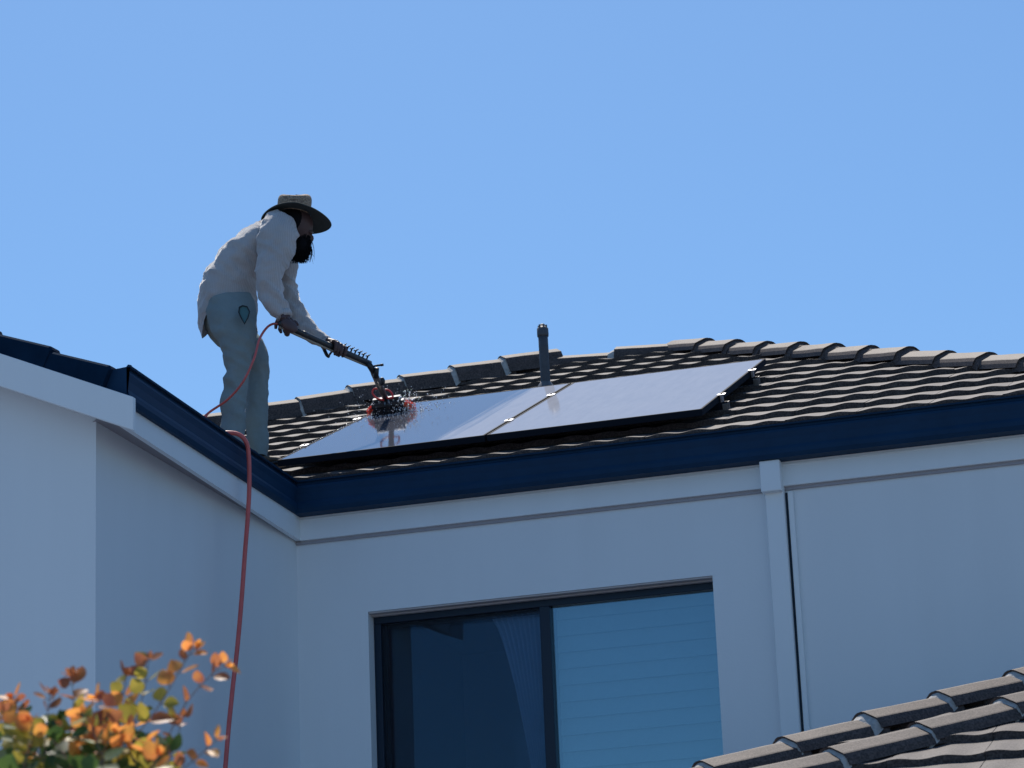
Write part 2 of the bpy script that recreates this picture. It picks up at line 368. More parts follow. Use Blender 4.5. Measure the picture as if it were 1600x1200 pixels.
# ------------------------------------------------------------------ tiled roof faces
def tiled(mb, P0, ex, es, nn, ncourse, gauge, xl, xr, tile=.30, roll=2, butt=.0275, amp=.0056, jit=.002, s0=0, skip=None, step=.0125, ph=0):
    """courses of interlocking tiles: ex along the course, es up the slope, nn the roof normal"""
    for j in range(ncourse):
        sa = s0+j*gauge; sb = sa+gauge+.012
        off = (j % 2)*tile*.5*0
        lo, hi = xl(sa), xr(sa)
        k0, k1 = math.floor((min(lo, xl(sb))-off)/tile)-1, math.ceil((max(hi, xr(sb))-off)/tile)+1
        for k in range(k0, k1):
            x0 = off+k*tile; x1 = x0+tile
            if x1 < min(lo, xl(sb)) or x0 > max(hi, xr(sb)): continue
            if skip and skip(j, (x0+x1)/2): continue
            dz = random.uniform(-jit, jit); ds = random.uniform(-.004, .004); tw = random.uniform(-jit, jit)
            ns = max(4, int(tile/step)); top = []; bot = []; bk = []; mid = []
            for i in range(ns+1):
                x = x0+.0012+(tile-.0024)*i/ns
                u = (x/tile*roll+ph) % 1.0
                wv = amp*(.5-.5*math.cos(2*math.pi*u))**1.0*1.6-amp*.4
                xa = min(max(x, xl(sa)), xr(sa)); xb = min(max(x, xl(sb)), xr(sb))
                hh = dz+tw*(i/ns-.5)
                top.append(P0+ex*xa+es*(sa+ds)+nn*(butt+wv+hh))
                bot.append(P0+ex*xa+es*(sa+ds+.003)+nn*(wv*.9-.010))
                mid.append(P0+ex*((xa+xb)/2)+es*((sa+sb)/2)+nn*(butt*.5+wv*.5+hh*.6))
                bk.append(P0+ex*xb+es*sb+nn*(.001+wv*.35))
            n1 = ns+1; vs = bot+top
            mb.add(vs, [(i, i+1, n1+i+1, n1+i) for i in range(ns)], False)
            mb.add(top+mid+bk, [(r*n1+i, r*n1+i+1, (r+1)*n1+i+1, (r+1)*n1+i) for r in range(2) for i in range(ns)], True)
            # side lap edge
            mb.add([bot[0], top[0], bk[0]], [(0, 1, 2)]); mb.add([bot[-1], top[-1], bk[-1]], [(0, 2, 1)])

# hip / ridge lines of the main roof, found on the roof plane
SC = 1.0698
def onroof(x, y, h=0.0): return atp(x, y, PN, Vector((0, YG, ZG))+PN*h)
HA = Vector((-3.86, 17.05, 0)); HB = Vector((-4.66, 17.05, 0))
HA = onroof(1052, 545, .03); HB_ = onroof(872, 560, .03)
YR = (HA.y+HB_.y)/2; ZR = ZG+(YR-YG)*TA
HA = Vector((HA.x, YR, ZR)); HB = Vector((HB_.x, YR, ZR))
ex, es = Vector((1, 0, 0)), Vector((0, math.cos(AL), math.sin(AL)))
S0 = .03; smax = (YR-YG)/math.cos(AL)
hr = onroof(1560, 566, .03); kr = (hr.x-HA.x)/(YR-hr.y)     # run of the right hip per metre of fall
hl = onroof(470, 641, .03); kl = (HB.x-hl.x)/(YR-hl.y)
print('ridge', HA, HB, 'kr', kr, 'kl', kl)
def yof(s): return YG+s*math.cos(AL)
def xr_main(s): return HA.x+kr*(YR-min(yof(s), YR))
def xl_main(s):
    y = min(yof(s), YR); v = XG-(y-YG)             # valley
    return max(v, HB.x-kl*(YR-y)) 
GA = .318
roof = MB()
ncm = int((smax-S0)/GA)+1
tiled(roof, Vector((0, YG, ZG-.006)), ex, es, PN, ncm, GA, xl_main, xr_main, s0=S0, tile=.36, roll=2)
# left wing slope (rises to the left) : ex = +Y, es = (-cos,0,sin)
esL = Vector((-math.cos(AL), 0, math.sin(AL))); nL = Vector((math.sin(AL), 0, math.cos(AL)))
tiled(roof, Vector((XG, 0, ZG-.10)), Vector((0, 1, 0)), esL, nL, 10, GA, lambda s: 11.665, lambda s: YG+s*math.cos(AL)+.0, s0=S0, tile=.36, roll=2)
# far slopes (closed roof body)
zb = -.03
def V(x, y, z): return Vector((x, y, z))
xe_r = HA.x+kr*(YR-YG)
roof.quad(HA+V(0,0,zb), HB+V(0,0,zb), V(HB.x-3, YR+3.2, ZG), V(xe_r, YR+3.2, ZG))
roof.add([HA+V(0,0,zb), V(xe_r, YG, ZG+zb), V(xe_r, YR+3.2, ZG)], [(0, 1, 2)])
xv = XG-1.9; 
lj = V(HB.x-kl*(YR-15.5), 15.5, ZG+(15.5-YG)*TA)
roof.add([HB+V(0,0,zb), V(HB.x-3, YR+3.2, ZG), V(HB.x-3.2, 15.0, ZG), lj+V(0,0,-.02)], [(0, 1, 2, 3)])
XRG = XRI; zr = ZG+(XG-XRG)*TA
roof.quad(V(XRG, 11.6, zr-.03), V(XL, 11.6, zr-.03-(XRG-XL)*TA), V(XL, 19, zr-.03-(XRG-XL)*TA), V(XRG, 19, zr-.03))
roofo = roof.build('roof', M_TILE, house); roofo['label'] = 'grey wavy concrete tile roof'

CAPN = [0]
def cap_run(A, B, up_hint, parent, length=.43, hw=.104, ht=.054, lift=.024, name='ridge_cap', mats=(None, None), t0=0.0, wob=.008, sink=.0, mort_m=None, bed=.0):
    """A is the low end: caps lapped towards the high end B"""
    A, B = Vector(A), Vector(B); d = (B-A); L = d.length; d.normalize()
    side = d.cross(Vector(up_hint)).normalized(); up = side.cross(d).normalized()
    n = max(1, int(round((L-t0)/length)))
    for k in range(n):
        s = t0+k*(L-t0)/n; e = s+(L-t0)/n+.05
        mb = MB(); mb.mi = 0
        ry = random.uniform(-wob, wob); rz = random.uniform(-wob, wob)
        def pt(t, y, z, inset=0):
            tt = s+(e-s)*t
            return A+d*tt+side*(y*(1.05-.10*t)+ry*(1-2*t))+up*(z+lift*(1-t)+rz*(1-t)-sink)
        pf = [(-hw, -.020-bed), (-hw*.95, .004-bed*.4), (-hw*.86, ht*.44), (-hw*.80, ht*.53), (-hw*.28, ht*1.10), (-hw*.12, ht*1.18), (hw*.12, ht*1.18), (hw*.28, ht*1.10), (hw*.80, ht*.53), (hw*.86, ht*.44), (hw*.95, .004-bed*.4), (hw, -.020-bed)]
        m_ = len(pf); st = 6; vs = []
        for i in range(st+1):
            t = i/st
            for y, z in pf: vs.append(pt(t, y, z)+up*noise.noise(Vector((s*9+t*3, y*20, k)))*.0025)
        mb.add(vs, [(i*m_+q, i*m_+q+1, (i+1)*m_+q+1, (i+1)*m_+q) for i in range(st) for q in range(m_-1)])
        # thickness at the butt
        inn = [pt(.02, y*.86, z-.016) for y, z in pf]; out_ = [pt(0, y, z) for y, z in pf]
        mb.add(out_+inn, [(q, m_+q, m_+q+1, q+1) for q in range(m_-1)])
        mb.mi = 1
        # mortar pointing filling the butt end
        mort = [pt(.02, y*.97, z-.007) for y, z in pf]
        mort2 = [pt(-.085+.02*random.random(), y*.90, z-lift-.006+.004*random.random()) for y, z in pf]
        mb.add(mort+mort2, [(q, q+1, m_+q+1, m_+q) for q in range(m_-1)]+[tuple(range(m_, 2*m_))])
        mb.build(name, [M_CAP, mort_m or M_MORTAR], parent)
Z_UP = (0, 0, 1)
loR = V(HA.x+kr*(YR-YG), YG, ZG)
cap_run(loR, HA, Z_UP, roofo, mort_m=M_CAP)
lowL = V(HB.x-kl*(YR-15.0), 15.0, ZG+(15.0-YG)*TA)
cap_run(lowL, HB+V(0, 0, .026), Z_UP, roofo, length=.36, sink=-.022, wob=.011, bed=.055)
cap_run(HB+V(-.06,0,0), HA+V(.1,0,0), Z_UP, roofo, length=.42, sink=.026, wob=.012, bed=.02)
# valley mortar lump where the hip meets the ridge
# rake tiles of the left wing (barge caps seen edge on)
for k in range(9):
    s = .085+k*GA; mb = MB()
    c = Vector((XG, 11.60, ZG))+esL*s
    def q(ds, dy, h): return c+esL*ds+Vector((0, dy, 0))+nL*h
    vs = []
    for ds, y0, lo, hi in ((-.012, .006, -.18, -.034), (.0, .004, -.18, -.022), (GA+.04, .014, -.18, -.046)):
        vs += [q(ds, y0, lo), q(ds, .11, lo), q(ds, .11, hi+.004), q(ds, y0+.02, hi), q(ds, y0, hi-.012)]
    mb.add(vs, [(0, 1, 2, 3, 4), (14, 13, 12, 11, 10)]+[(r*5+a, (r+1)*5+a, (r+1)*5+(a+1) % 5, r*5+(a+1) % 5) for r in (0, 1) for a in range(5)])
    mb.build('barge_tile', M_BARGE, roofo)

# vent pipe through the roof
vb = onroof(853, 606); vt = aY(845, 507, vb.y)
ax_ = (vt-vb); H = ax_.z
vx, vy = vb.x, vb.y
mb = MB(); rp = .029
base = vb+Vector((0, 0, -.1)); lean = Vector((ax_.x*.35, 0, H))
P = lambda t: vb+lean*t
mb.tube([P(-.2), P(0), P(.3), P(.6), P(.83)], rp*1.04, 20)
vp_ = mb.build('vent_pipe', M_PIPE, house)
mb = MB(); mb.tube([P(.80), P(.805), P(.83), P(.93), P(.935), P(.985), P(1.0)], [rp*1.05, rp*1.2, rp*1.25, rp*1.22, rp*1.08, rp*.62, rp*.5], 20)
for k in range(6):
    t = k*math.pi/3; c = P(.95)+Vector((math.cos(t), math.sin(t), 0))*rp*.86; mb.box((-.004, -.004, -.014), (.004, .004, .014), Matrix.Translation(c))
mb.build('vent_cowl', M_PIPE, vp_)
mb = MB(); mb.tube([P(-.1), P(0)+V(0,0,-.01), P(.05), P(.09)], [rp*2.6, rp*2.2, rp*1.5, rp*1.08], 20); mb.build('flashing', mat('lead_flashing', (.10, .10, .105), .5, var=.2, vscale=30), vp_)

# ------------------------------------------------------------------ solar panels
PH = .105; PW, PLN = 1.153, 2.0; PX0, PS0 = -5.262, .20
def pp(x, s, h): return Vector((PX0+x, YG, ZG))+es*(PS0+s)+PN*h
def panel_glass(wet):
    m = bpy.data.materials.new('panel_glass_wet' if wet else 'panel_glass'); m.use_nodes = True; t = m.node_tree; b = t.nodes['Principled BSDF']
    co = t.nodes.new('ShaderNodeTexCoord')
    b.inputs['Base Color'].default_value = (.012, .016, .035, 1); b.inputs['Roughness'].default_value = .06; b.inputs['IOR'].default_value = 1.5
    out = t.nodes['Material Output']
    dif = t.nodes.new('ShaderNodeBsdfDiffuse'); dif.inputs['Color'].default_value = (.52, .54, .60, 1)
    n = t.nodes.new('ShaderNodeTexNoise'); n.inputs['Scale'].default_value = 9; n.inputs['Detail'].default_value = 9; n.inputs['Roughness'].default_value = .7
    mp = t.nodes.new('ShaderNodeMapping'); mp.inputs['Scale'].default_value = (2.2, .7, 1)
    t.links.new(co.outputs['UV'], mp.inputs['Vector']); t.links.new(mp.outputs[0], n.inputs['Vector'])
    mr = t.nodes.new('ShaderNodeMapRange'); mr.inputs[1].default_value = .25; mr.inputs[2].default_value = .8; mr.inputs[3].default_value = .50; mr.inputs[4].default_value = .64
    t.links.new(n.outputs['Fac'], mr.inputs[0]); fac = mr.outputs[0]
    if wet:   # rinsed area: dust washed off towards the worker, ragged run lines at its edge
        sep = t.nodes.new('ShaderNodeSeparateXYZ'); t.links.new(co.outputs['UV'], sep.inputs[0])
        m2 = t.nodes.new('ShaderNodeMapping'); m2.inputs['Scale'].default_value = (16, 1.2, 1); t.links.new(co.outputs['UV'], m2.inputs['Vector'])
        n3 = t.nodes.new('ShaderNodeTexNoise'); n3.inputs['Scale'].default_value = 1.5; n3.inputs['Detail'].default_value = 5; t.links.new(m2.outputs[0], n3.inputs['Vector'])
        ad = t.nodes.new('ShaderNodeMath'); ad.operation = 'MULTIPLY_ADD'; ad.inputs[1].default_value = .22
        t.links.new(n3.outputs['Fac'], ad.inputs[0]); t.links.new(sep.outputs['X'], ad.inputs[2])
        r2 = t.nodes.new('ShaderNodeMapRange'); r2.inputs[1].default_value = .84; r2.inputs[2].default_value = .93; r2.inputs[3].default_value = .15; r2.inputs[4].default_value = 1
        t.links.new(ad.outputs[0], r2.inputs[0])
        mu = t.nodes.new('ShaderNodeMath'); mu.operation = 'MULTIPLY'; t.links.new(fac, mu.inputs[0]); t.links.new(r2.outputs[0], mu.inputs[1]); fac = mu.outputs[0]
        bp = t.nodes.new('ShaderNodeBump'); bp.inputs['Strength'].default_value = .12; bp.inputs['Distance'].default_value = .002
        t.links.new(n3.outputs['Fac'], bp.inputs['Height']); t.links.new(bp.outputs['Normal'], b.inputs['Normal'])
    mx = t.nodes.new('ShaderNodeMixShader'); t.links.new(fac, mx.inputs[0]); t.links.new(b.outputs[0], mx.inputs[1]); t.links.new(dif.outputs[0], mx.inputs[2])
    t.links.new(mx.outputs[0], out.inputs[0]); return m
def solar(i, label, wet):
    x0 = i*PW+.006; x1 = (i+1)*PW-.006
    root = thing('solar_panel', pp((x0+x1)/2, 0, PH-.035), label, 'solar panel', 'solar panels on the tiled roof')
    f = MB(); fwid = .012
    Mx = Matrix((( ex.x, es.x, PN.x), (ex.y, es.y, PN.y), (ex.z, es.z, PN.z))).to_4x4(); Mx.translation = pp(0, 0, PH)
    f.box((x0, 0, -.035), (x1, fwid, 0), Mx); f.box((x0, PLN-fwid, -.035), (x1, PLN, 0), Mx)
    f.box((x0, fwid, -.035), (x0+fwid, PLN-fwid, 0), Mx); f.box((x1-fwid, fwid, -.035), (x1, PLN-fwid, 0), Mx)
    f.build('frame', M_BLACKF, root, bevel=.0015)
    gb = MB(); gb.box((x0+fwid, fwid, -.008), (x1-fwid, PLN-fwid, -.0015), Mx)
    go_ = gb.build('glass', panel_glass(wet), root)
    uv = go_.data.uv_layers.new(name='UVMap'); inv = Mx.inverted()
    for l in go_.data.loops:
        p = inv @ go_.data.vertices[l.vertex_index].co; uv.data[l.index].uv = ((p.x-x0)/PW, p.y/PLN)
    bs = MB(); bs.box((x0+fwid, fwid, -.012), (x1-fwid, PLN-fwid, -.0095), Mx); bs.build('backsheet', M_BLACK, root)
    return root, Mx
sp0, MX = solar(0, 'solar panel being scrubbed, wet with water, at the left next to the worker', True)
sp1, _ = solar(1, 'dusty dry solar panel to the right of the wet one', False)
# rails with feet; clamps belong to the rails
RAILS = (.50, 1.47)
for ri, rs in enumerate(RAILS):
    root = thing('mounting_rail', pp(PW, rs, .04), ['lower aluminium rail holding up both panels with its bright end and clamps', 'upper aluminium rail under the far part of both panels'][ri], 'rail', 'mounting rails under the solar panels')
    r = MB(); r.box((-.035, rs-.02, -.075), (2*PW+.035, rs+.02, -.0365), MX); r.build('rail', M_BLACKF, root, bevel=.002)
    for cx in (-.006, PW, 2*PW+.006):
        c = MB(); c.box((cx-.020, rs-.028, .001), (cx+.020, rs+.028, .0045), MX)
        c.box((cx-.0055, rs-.02, -.0365), (cx+.0055, rs+.02, .001), MX)
        cl = c.build('clamp', M_ALU, root)
        b = MB(); b.tube([MX @ Vector((cx, rs, .0045)), MX @ Vector((cx, rs, .012))], .006, 8, False); b.build('bolt', M_BLACK, cl)
    for fx in (.36, 2*PW-.27, 2*PW+.022):
        c = MB(); c.box((fx-.015, rs-.030, -.108), (fx+.015, rs-.022, -.045), MX); c.box((fx-.02, rs-.06, -.105), (fx+.02, rs+.03, -.101), MX)
        c.build('foot', M_GALV, root, bevel=.002)
    e = MB(); e.box((2*PW+.0355, rs-.019, -.074), (2*PW+.039, rs+.019, -.0375), MX); e.build('end_cap', M_GALV, root)

# ------------------------------------------------------------------ the worker
PXM = 305.0
def loft(mb, secs, seg=28, sub=6, end0=True, end1=True, fold=0, fsc=9, seed=0, hem=None, sq=1.0, smooth=True):
    """secs: (px, py, Y, half width px, half depth px); ring plane is square to the path"""
    C = [aY(s[0], s[1], s[2]) for s in secs]
    path = smoothpath(C, sub); W = smoothpath([Vector((s[3], s[4], 0)) for s in secs], sub)
    n = len(path); vs = []; prev = None
    for i in range(n):
        T = (path[min(i+1, n-1)]-path[max(i-1, 0)]).normalized()
        a = FW.cross(T)
        a = a.normalized() if a.length > .15 or prev is None else prev
        if prev is not None and a.dot(prev) < 0: a = -a
        prev = a; b = T.cross(a).normalized(); a = b.cross(T).normalized()
        for k in range(seg):
            t = 2*math.pi*k/seg; c, s = math.cos(t), math.sin(t)
            c = math.copysign(abs(c)**sq, c); s = math.copysign(abs(s)**sq, s)
            dirn = a*c*W[i].x/PXM + b*s*W[i].y/PXM
            p = path[i]+dirn
            if fold:
                # cloth folds: noise stretched around the limb
                q = Vector((p.dot(a)*fsc*.55+seed, p.y*fsc*.55, path[i].dot(T)*fsc*1.25+i*0))
                u_ = p.dot(RT); v_ = p.z; dg1 = v_*1.0+u_*.75; dg2 = v_*.5-u_*.8
                f1 = noise.noise(Vector((dg1*fsc*1.15+seed, p.y*fsc*.5, dg2*fsc*.45)))
                f2 = noise.noise(Vector((dg2*fsc*2.2+seed+5, p.y*fsc*1.2, dg1*fsc*1.2)))
                f1 = 1-abs(f1)*2.2
                f3 = abs(noise.noise(Vector((dg1*fsc*3.1+seed, p.y*fsc*1.6, dg2*fsc*1.3+9))))
                p += dirn.normalized()*fold*(f1*.7+f2*.5-f3*.45)
            if hem and i < hem[0]:
                w_ = (1-i/hem[0]); p -= T*hem[1](c, s)*w_
            vs.append(p)
    fs = [(i*seg+k, i*seg+(k+1) % seg, (i+1)*seg+(k+1) % seg, (i+1)*seg+k) for i in range(n-1) for k in range(seg)]
    if end0: fs.append(tuple(range(seg))[::-1])
    if end1: fs.append(tuple((n-1)*seg+k for k in range(seg)))
    mb.add(vs, fs, smooth)
def remesh(mb, vox, smooth=2):
    me = bpy.data.meshes.new('t'); me.from_pydata(mb.v, [], mb.f); me.validate()
    o = bpy.data.objects.new('t', me); COL.objects.link(o)
    r = o.modifiers.new('r', 'REMESH'); r.mode = 'VOXEL'; r.voxel_size = vox
    s = o.modifiers.new('s', 'SMOOTH'); s.iterations = smooth; s.factor = .5
    dg = bpy.context.evaluated_depsgraph_get(); dg.update()
    nm = bpy.data.meshes.new_from_object(o.evaluated_get(dg)); bpy.data.objects.remove(o)
    for p in nm.polygons: p.use_smooth = True
    return nm
M_SKIN = mat('skin', (.085, .048, .046), .6, var=.15, vscale=25, bump=.2, bscale=120)
person = thing('person', aY(380, 715, 14.15), 'bearded worker in wide hat, pale shirt and grey trousers bending over a pole', 'person')

YN, YM, YF = 14.00, 14.18, 14.38
# --- body (one continuous surface under the clothes)
b = MB()
loft(b, [(352,490,YM,30,38),(358,465,YM,31,40),(376,420,YM,31,44),(402,382,YM,31,50),(428,356,YM,22,40),(444,350,YM,15,17),(458,350,YM,14,15),(466,348,YM,14,15)], 20, 4)
# head: skull, jaw, nose, brow, ear
def ell(mb, c, r, axes=None, nu=16, nv=12):
    vs = []; A = axes or (RT, FW, UP)
    for i in range(1, nv):
        ph = math.pi*i/nv
        for k in range(nu):
            t = 2*math.pi*k/nu; vs.append(c+A[0]*r[0]*math.sin(ph)*math.cos(t)+A[1]*r[1]*math.sin(ph)*math.sin(t)+A[2]*r[2]*math.cos(ph))
    o = len(vs); vs += [c+A[2]*r[2], c-A[2]*r[2]]
    fs = [(i*nu+k, (i+1)*nu+k, (i+1)*nu+(k+1) % nu, i*nu+(k+1) % nu) for i in range(nv-2) for k in range(nu)]
    fs += [(o, k, (k+1) % nu) for k in range(nu)] + [(o+1, (nv-2)*nu+(k+1) % nu, (nv-2)*nu+k) for k in range(nu)]
    mb.add(vs, fs, True)
tilt = math.radians(-22)   # head pitched forward: rotate in the picture plane
HX = (RT*math.cos(tilt)+UP*math.sin(tilt)).normalized(); HZ = (UP*math.cos(tilt)-RT*math.sin(tilt)).normalized(); HAX = (HX, FW, HZ)
hc = aY(463, 352, YM)
ell(b, hc, (.092, .075, .094), HAX, 24, 18)
ell(b, hc+HX*.045-HZ*.070, (.052, .055, .070), HAX)           # face / jaw
ell(b, hc+HX*.098-HZ*.040, (.020, .012, .024), HAX)           # nose
ell(b, hc+HX*.085-HZ*.005, (.018, .045, .012), HAX)           # brow
ell(b, hc+HX*.085-HZ*.078, (.014, .026, .009), HAX)           # lips
for sgn in (-1, 1): ell(b, hc+FW*sgn*.080-HZ*.035-HX*.005, (.018, .008, .030), HAX)   # ears
# arms
loft(b, [(430,360,YN+.03,14,14),(428,400,YN,14,14),(424,440,YN-.02,12,12),(430,468,YN-.01,11,11),(443,490,YN,9,9),(447,500,YN,9,8)], 16, 4)
loft(b, [(436,362,YF,14,14),(448,400,YF,13,13),(450,445,YF,10,10),(460,480,YF-.02,9,9),(490,520,YF-.04,9,9),(512,534,YF-.05,8,7),(520,538,YF-.055,9,7)], 16, 4)
# legs
loft(b, [(358,488,YM-.09,30,28),(370,520,YM-.12,24,24),(373,562,YM-.13,17,18),(367,600,YM-.12,16,16),(363,650,YM-.12,12,12),(362,695,YM-.12,10,10),(364,722,YM-.12,10,11)], 16, 4)
loft(b, [(352,488,YM+.09,30,28),(374,522,YM+.11,24,24),(399,560,YM+.12,17,18),(402,600,YM+.13,16,16),(401,650,YM+.13,12,12),(401,695,YM+.13,10,10),(402,722,YM+.13,10,11)], 16, 4)
# hands: palm, four fingers curled round the pole, thumb
PA, PB = aY(437, 505, YN-.02), aY(577, 568, YF+.10)
pdir = (PB-PA).normalized()
def hand(mb, c, back, flip=1, s=1.0):
    """c: point on the pole axis the hand closes round; back: unit vector from the pole to the back of the hand"""
    back = (back-pdir*back.dot(pdir)).normalized(); sd_ = pdir.cross(back).normalized()*flip
    pr = .030*s
    ell(mb, c+back*.028*s+sd_*.016*s, (.043*s, .028*s, .016*s), (pdir, sd_, back))
    ell(mb, c+back*.026*s+sd_*.022*s, (.038*s, .024*s, .017*s), (pdir, sd_, back))
    for i in range(4):
        o = pdir*(-.034+.0225*i)*s; ln = (.92, 1.05, 1.0, .80)[i if flip > 0 else 3-i]
        pts = []
        for a_ in range(0, 7):
            t = a_/6*math.radians(205)*ln
            rr = (.031+.003*math.sin(a_*1.3+i))*s
            pts.append(c+o+back*rr*math.cos(t)-sd_*rr*math.sin(t)*1.05+pdir*.002*a_)
        mb.tube(pts, [.0100*s, .0098*s, .0090*s, .0094*s, .0086*s, .0084*s, .0062*s], 10)
    th = [c+back*.024*s+sd_*.022*s-pdir*.018*s*flip, c+back*.012*s+sd_*.036*s, c-back*.010*s+sd_*.030*s+pdir*.016*s, c-back*.026*s+sd_*.014*s+pdir*.022*s]
    mb.tube(smoothpath(th, 3), [.0125*s]*4+[.0112*s]*3+[.010*s]*2+[.0075*s], 10)
def onpole(px): 
    d = ray(px, 0); 
    # parameter along the pole whose image x is px
    lo, hi = 0.0, 1.0
    for _ in range(30):
        t = (lo+hi)/2; q = PA.lerp(PB, t)-CAM; x = 800+FPX*q.dot(RT)/q.dot(FW)
        if x < px: lo = t
        else: hi = t
    return PA.lerp(PB, (lo+hi)/2)
h1 = onpole(446); h2 = onpole(526)
hand(b, h1, UP*.6-FW*.8, 1, 1.3)
hand(b, h2, UP*.9+FW*.15-RT*.1, -1, 1.0)
b.tube([aY(443,490,YN), h1+UP*.03-FW*.02], [.028, .026], 12)
b.tube([aY(508,533,YF-.05), h2+UP*.026], [.024, .022], 12)
# boots' feet stubs
bm_ = remesh(b, .0030, 1); bm_.materials.append(M_SKIN); bm_.name = 'body'
bo = bpy.data.objects.new('body', bm_); COL.objects.link(bo); bo.parent = person; bo.matrix_parent_inverse = parent_inv(person)

# --- shirt
M_SHIRT = trans_mat('striped_linen', ((.50, .49, .49), (.56, .54, .54)), .85, .10, .55, 6, stripes=34, spec=.15)
for nd in M_SHIRT.node_tree.nodes:
    if nd.type == 'BSDF_PRINCIPLED': nd.inputs['Sheen Weight'].default_value = .9; nd.inputs['Sheen Roughness'].default_value = .35
sh = MB()
def hemf(c, s): return (.115*max(0, c)**2+.10*max(0, -c)**2)-.045*abs(s)
loft(sh, [(356,497,YM,45,50),(355,484,YM,47,52),(355,470,YM,47,54),(360,447,YM,46,55),(371,425,YM,43,55),(385,403,YM,39,57),(401,386,YM,36,60),(415,371,YM,28,58),(430,362,YM,19,40),(442,356,YM,14,20),(449,353,YM,13,17)],
     56, 8, False, False, fold=.019, fsc=11, seed=3, hem=(14, hemf))
loft(sh, [(430,343,YN+.10,13,16),(432,352,YN+.06,26,24),(434,368,YN+.02,32.5,26),(430,395,YN,28.5,26),(422,420,YN-.02,23,23),(421,440,YN-.02,20,21),(424,460,YN-.02,20,20),(433,477,YN-.01,17,18),(443,490,YN,12.5,13),(446,494,YN,12,12)],
     44, 8, True, True, fold=.017, fsc=13, seed=11)
loft(sh, [(430,362,YF-.10,16,24),(438,372,YF-.02,22,24),(444,400,YF,21,22),(447,430,YF,18,20),(450,455,YF,15,18),(460,485,YF-.02,16,17),(474,508,YF-.03,16.5,16),(488,522,YF-.04,13.5,14),(501,530,YF-.045,10,11),(512,534,YF-.05,8.5,9)],
     44, 8, True, True, fold=.016, fsc=15, seed=23)
# collar
loft(sh, [(440,351,YM,20,24),(450,349,YM,18,21),(455,347,YM,17.5,20.5)], 32, 3, False, False, fold=.003)
sho = sh.build('shirt', M_SHIRT, person)
# cuff bands
cf = MB(); loft(cf, [(443,489,YN,13,13.5),(447,496,YN,12.2,12.6)], 24, 2, True, True); cf.build('cuff', M_SHIRT, sho)
cf = MB(); loft(cf, [(506,532.5,YF-.048,9.6,10),(514,536,YF-.05,8.8,9.2)], 24, 2, True, True); cf.build('cuff', M_SHIRT, sho)

# --- trousers
M_TROU = mat('grey_green_cotton', (.24, .30, .31), .9, spec=.12, var=.10, vscale=5, bump=.8, bscale=18, bdist=.012)
tr = MB()
loft(tr, [(372,462,YM,36,44),(362,478,YM,40,50),(357,492,YM,41,52),(356,508,YM,36,46),(360,520,YM,26,34)], 40, 6, True, True, fold=.004, fsc=7, seed=5)
loft(tr, [(358,470,YM-.09,38,28),(361,488,YM-.10,40,30),(365,508,YM-.12,36.5,31),(371,530,YM-.13,30.5,28),(373,550,YM-.13,25,25),(371.5,568,YM-.13,21.5,22),(370.5,585,YM-.13,19.5,21),(367,607,YM-.12,20.5,21),(364,635,YM-.12,20,20),(363.5,665,YM-.12,19.5,19),(362.5,700,YM-.12,19,18),(362,716,YM-.12,19,18)],
     44, 7, True, False, fold=.0135, fsc=9.5, seed=31)
loft(tr, [(350,478,YM+.09,34,28),(350,498,YM+.10,36,30),(360,516,YM+.11,32,30),(378,532,YM+.12,27,27),(394,550,YM+.12,22.5,24),(401,568,YM+.12,19.5,22),(402,590,YM+.13,18,20),(401,620,YM+.13,17.5,19),(400.5,655,YM+.13,17,18),(401,690,YM+.13,17,18),(401,714,YM+.13,18,18)],
     44, 7, True, False, fold=.0135, fsc=9.5, seed=47)
tro = tr.build('trousers', M_TROU, person)
# pocket opening with teal lining
pk = MB(); yy = YM-.30
c_ = [aY(x, y, 13.915) for x, y in ((374,480),(379,477.5),(386,479),(390,487),(387,497),(382,506),(377,497),(373,488))]
pk.add(c_+[p+FW*.03 for p in c_], [tuple(range(8)), tuple(range(15, 7, -1))]+[(i, 8+i, 8+(i+1) % 8, (i+1) % 8) for i in range(8)])
pko = pk.build('pocket', mat('pocket_lining', (.07, .18, .20), .8), tro)
pk = MB(); ring = [aY(x, y, 13.91) for x, y in ((374,480),(379,477.5),(386,479),(390,487),(387,497),(382,506),(377,497),(373,488),(374,480))]
pk.tube(ring, .0035, 6); pk.build('pocket_edge', mat('pocket_piping', (.02, .03, .035), .8), tro)
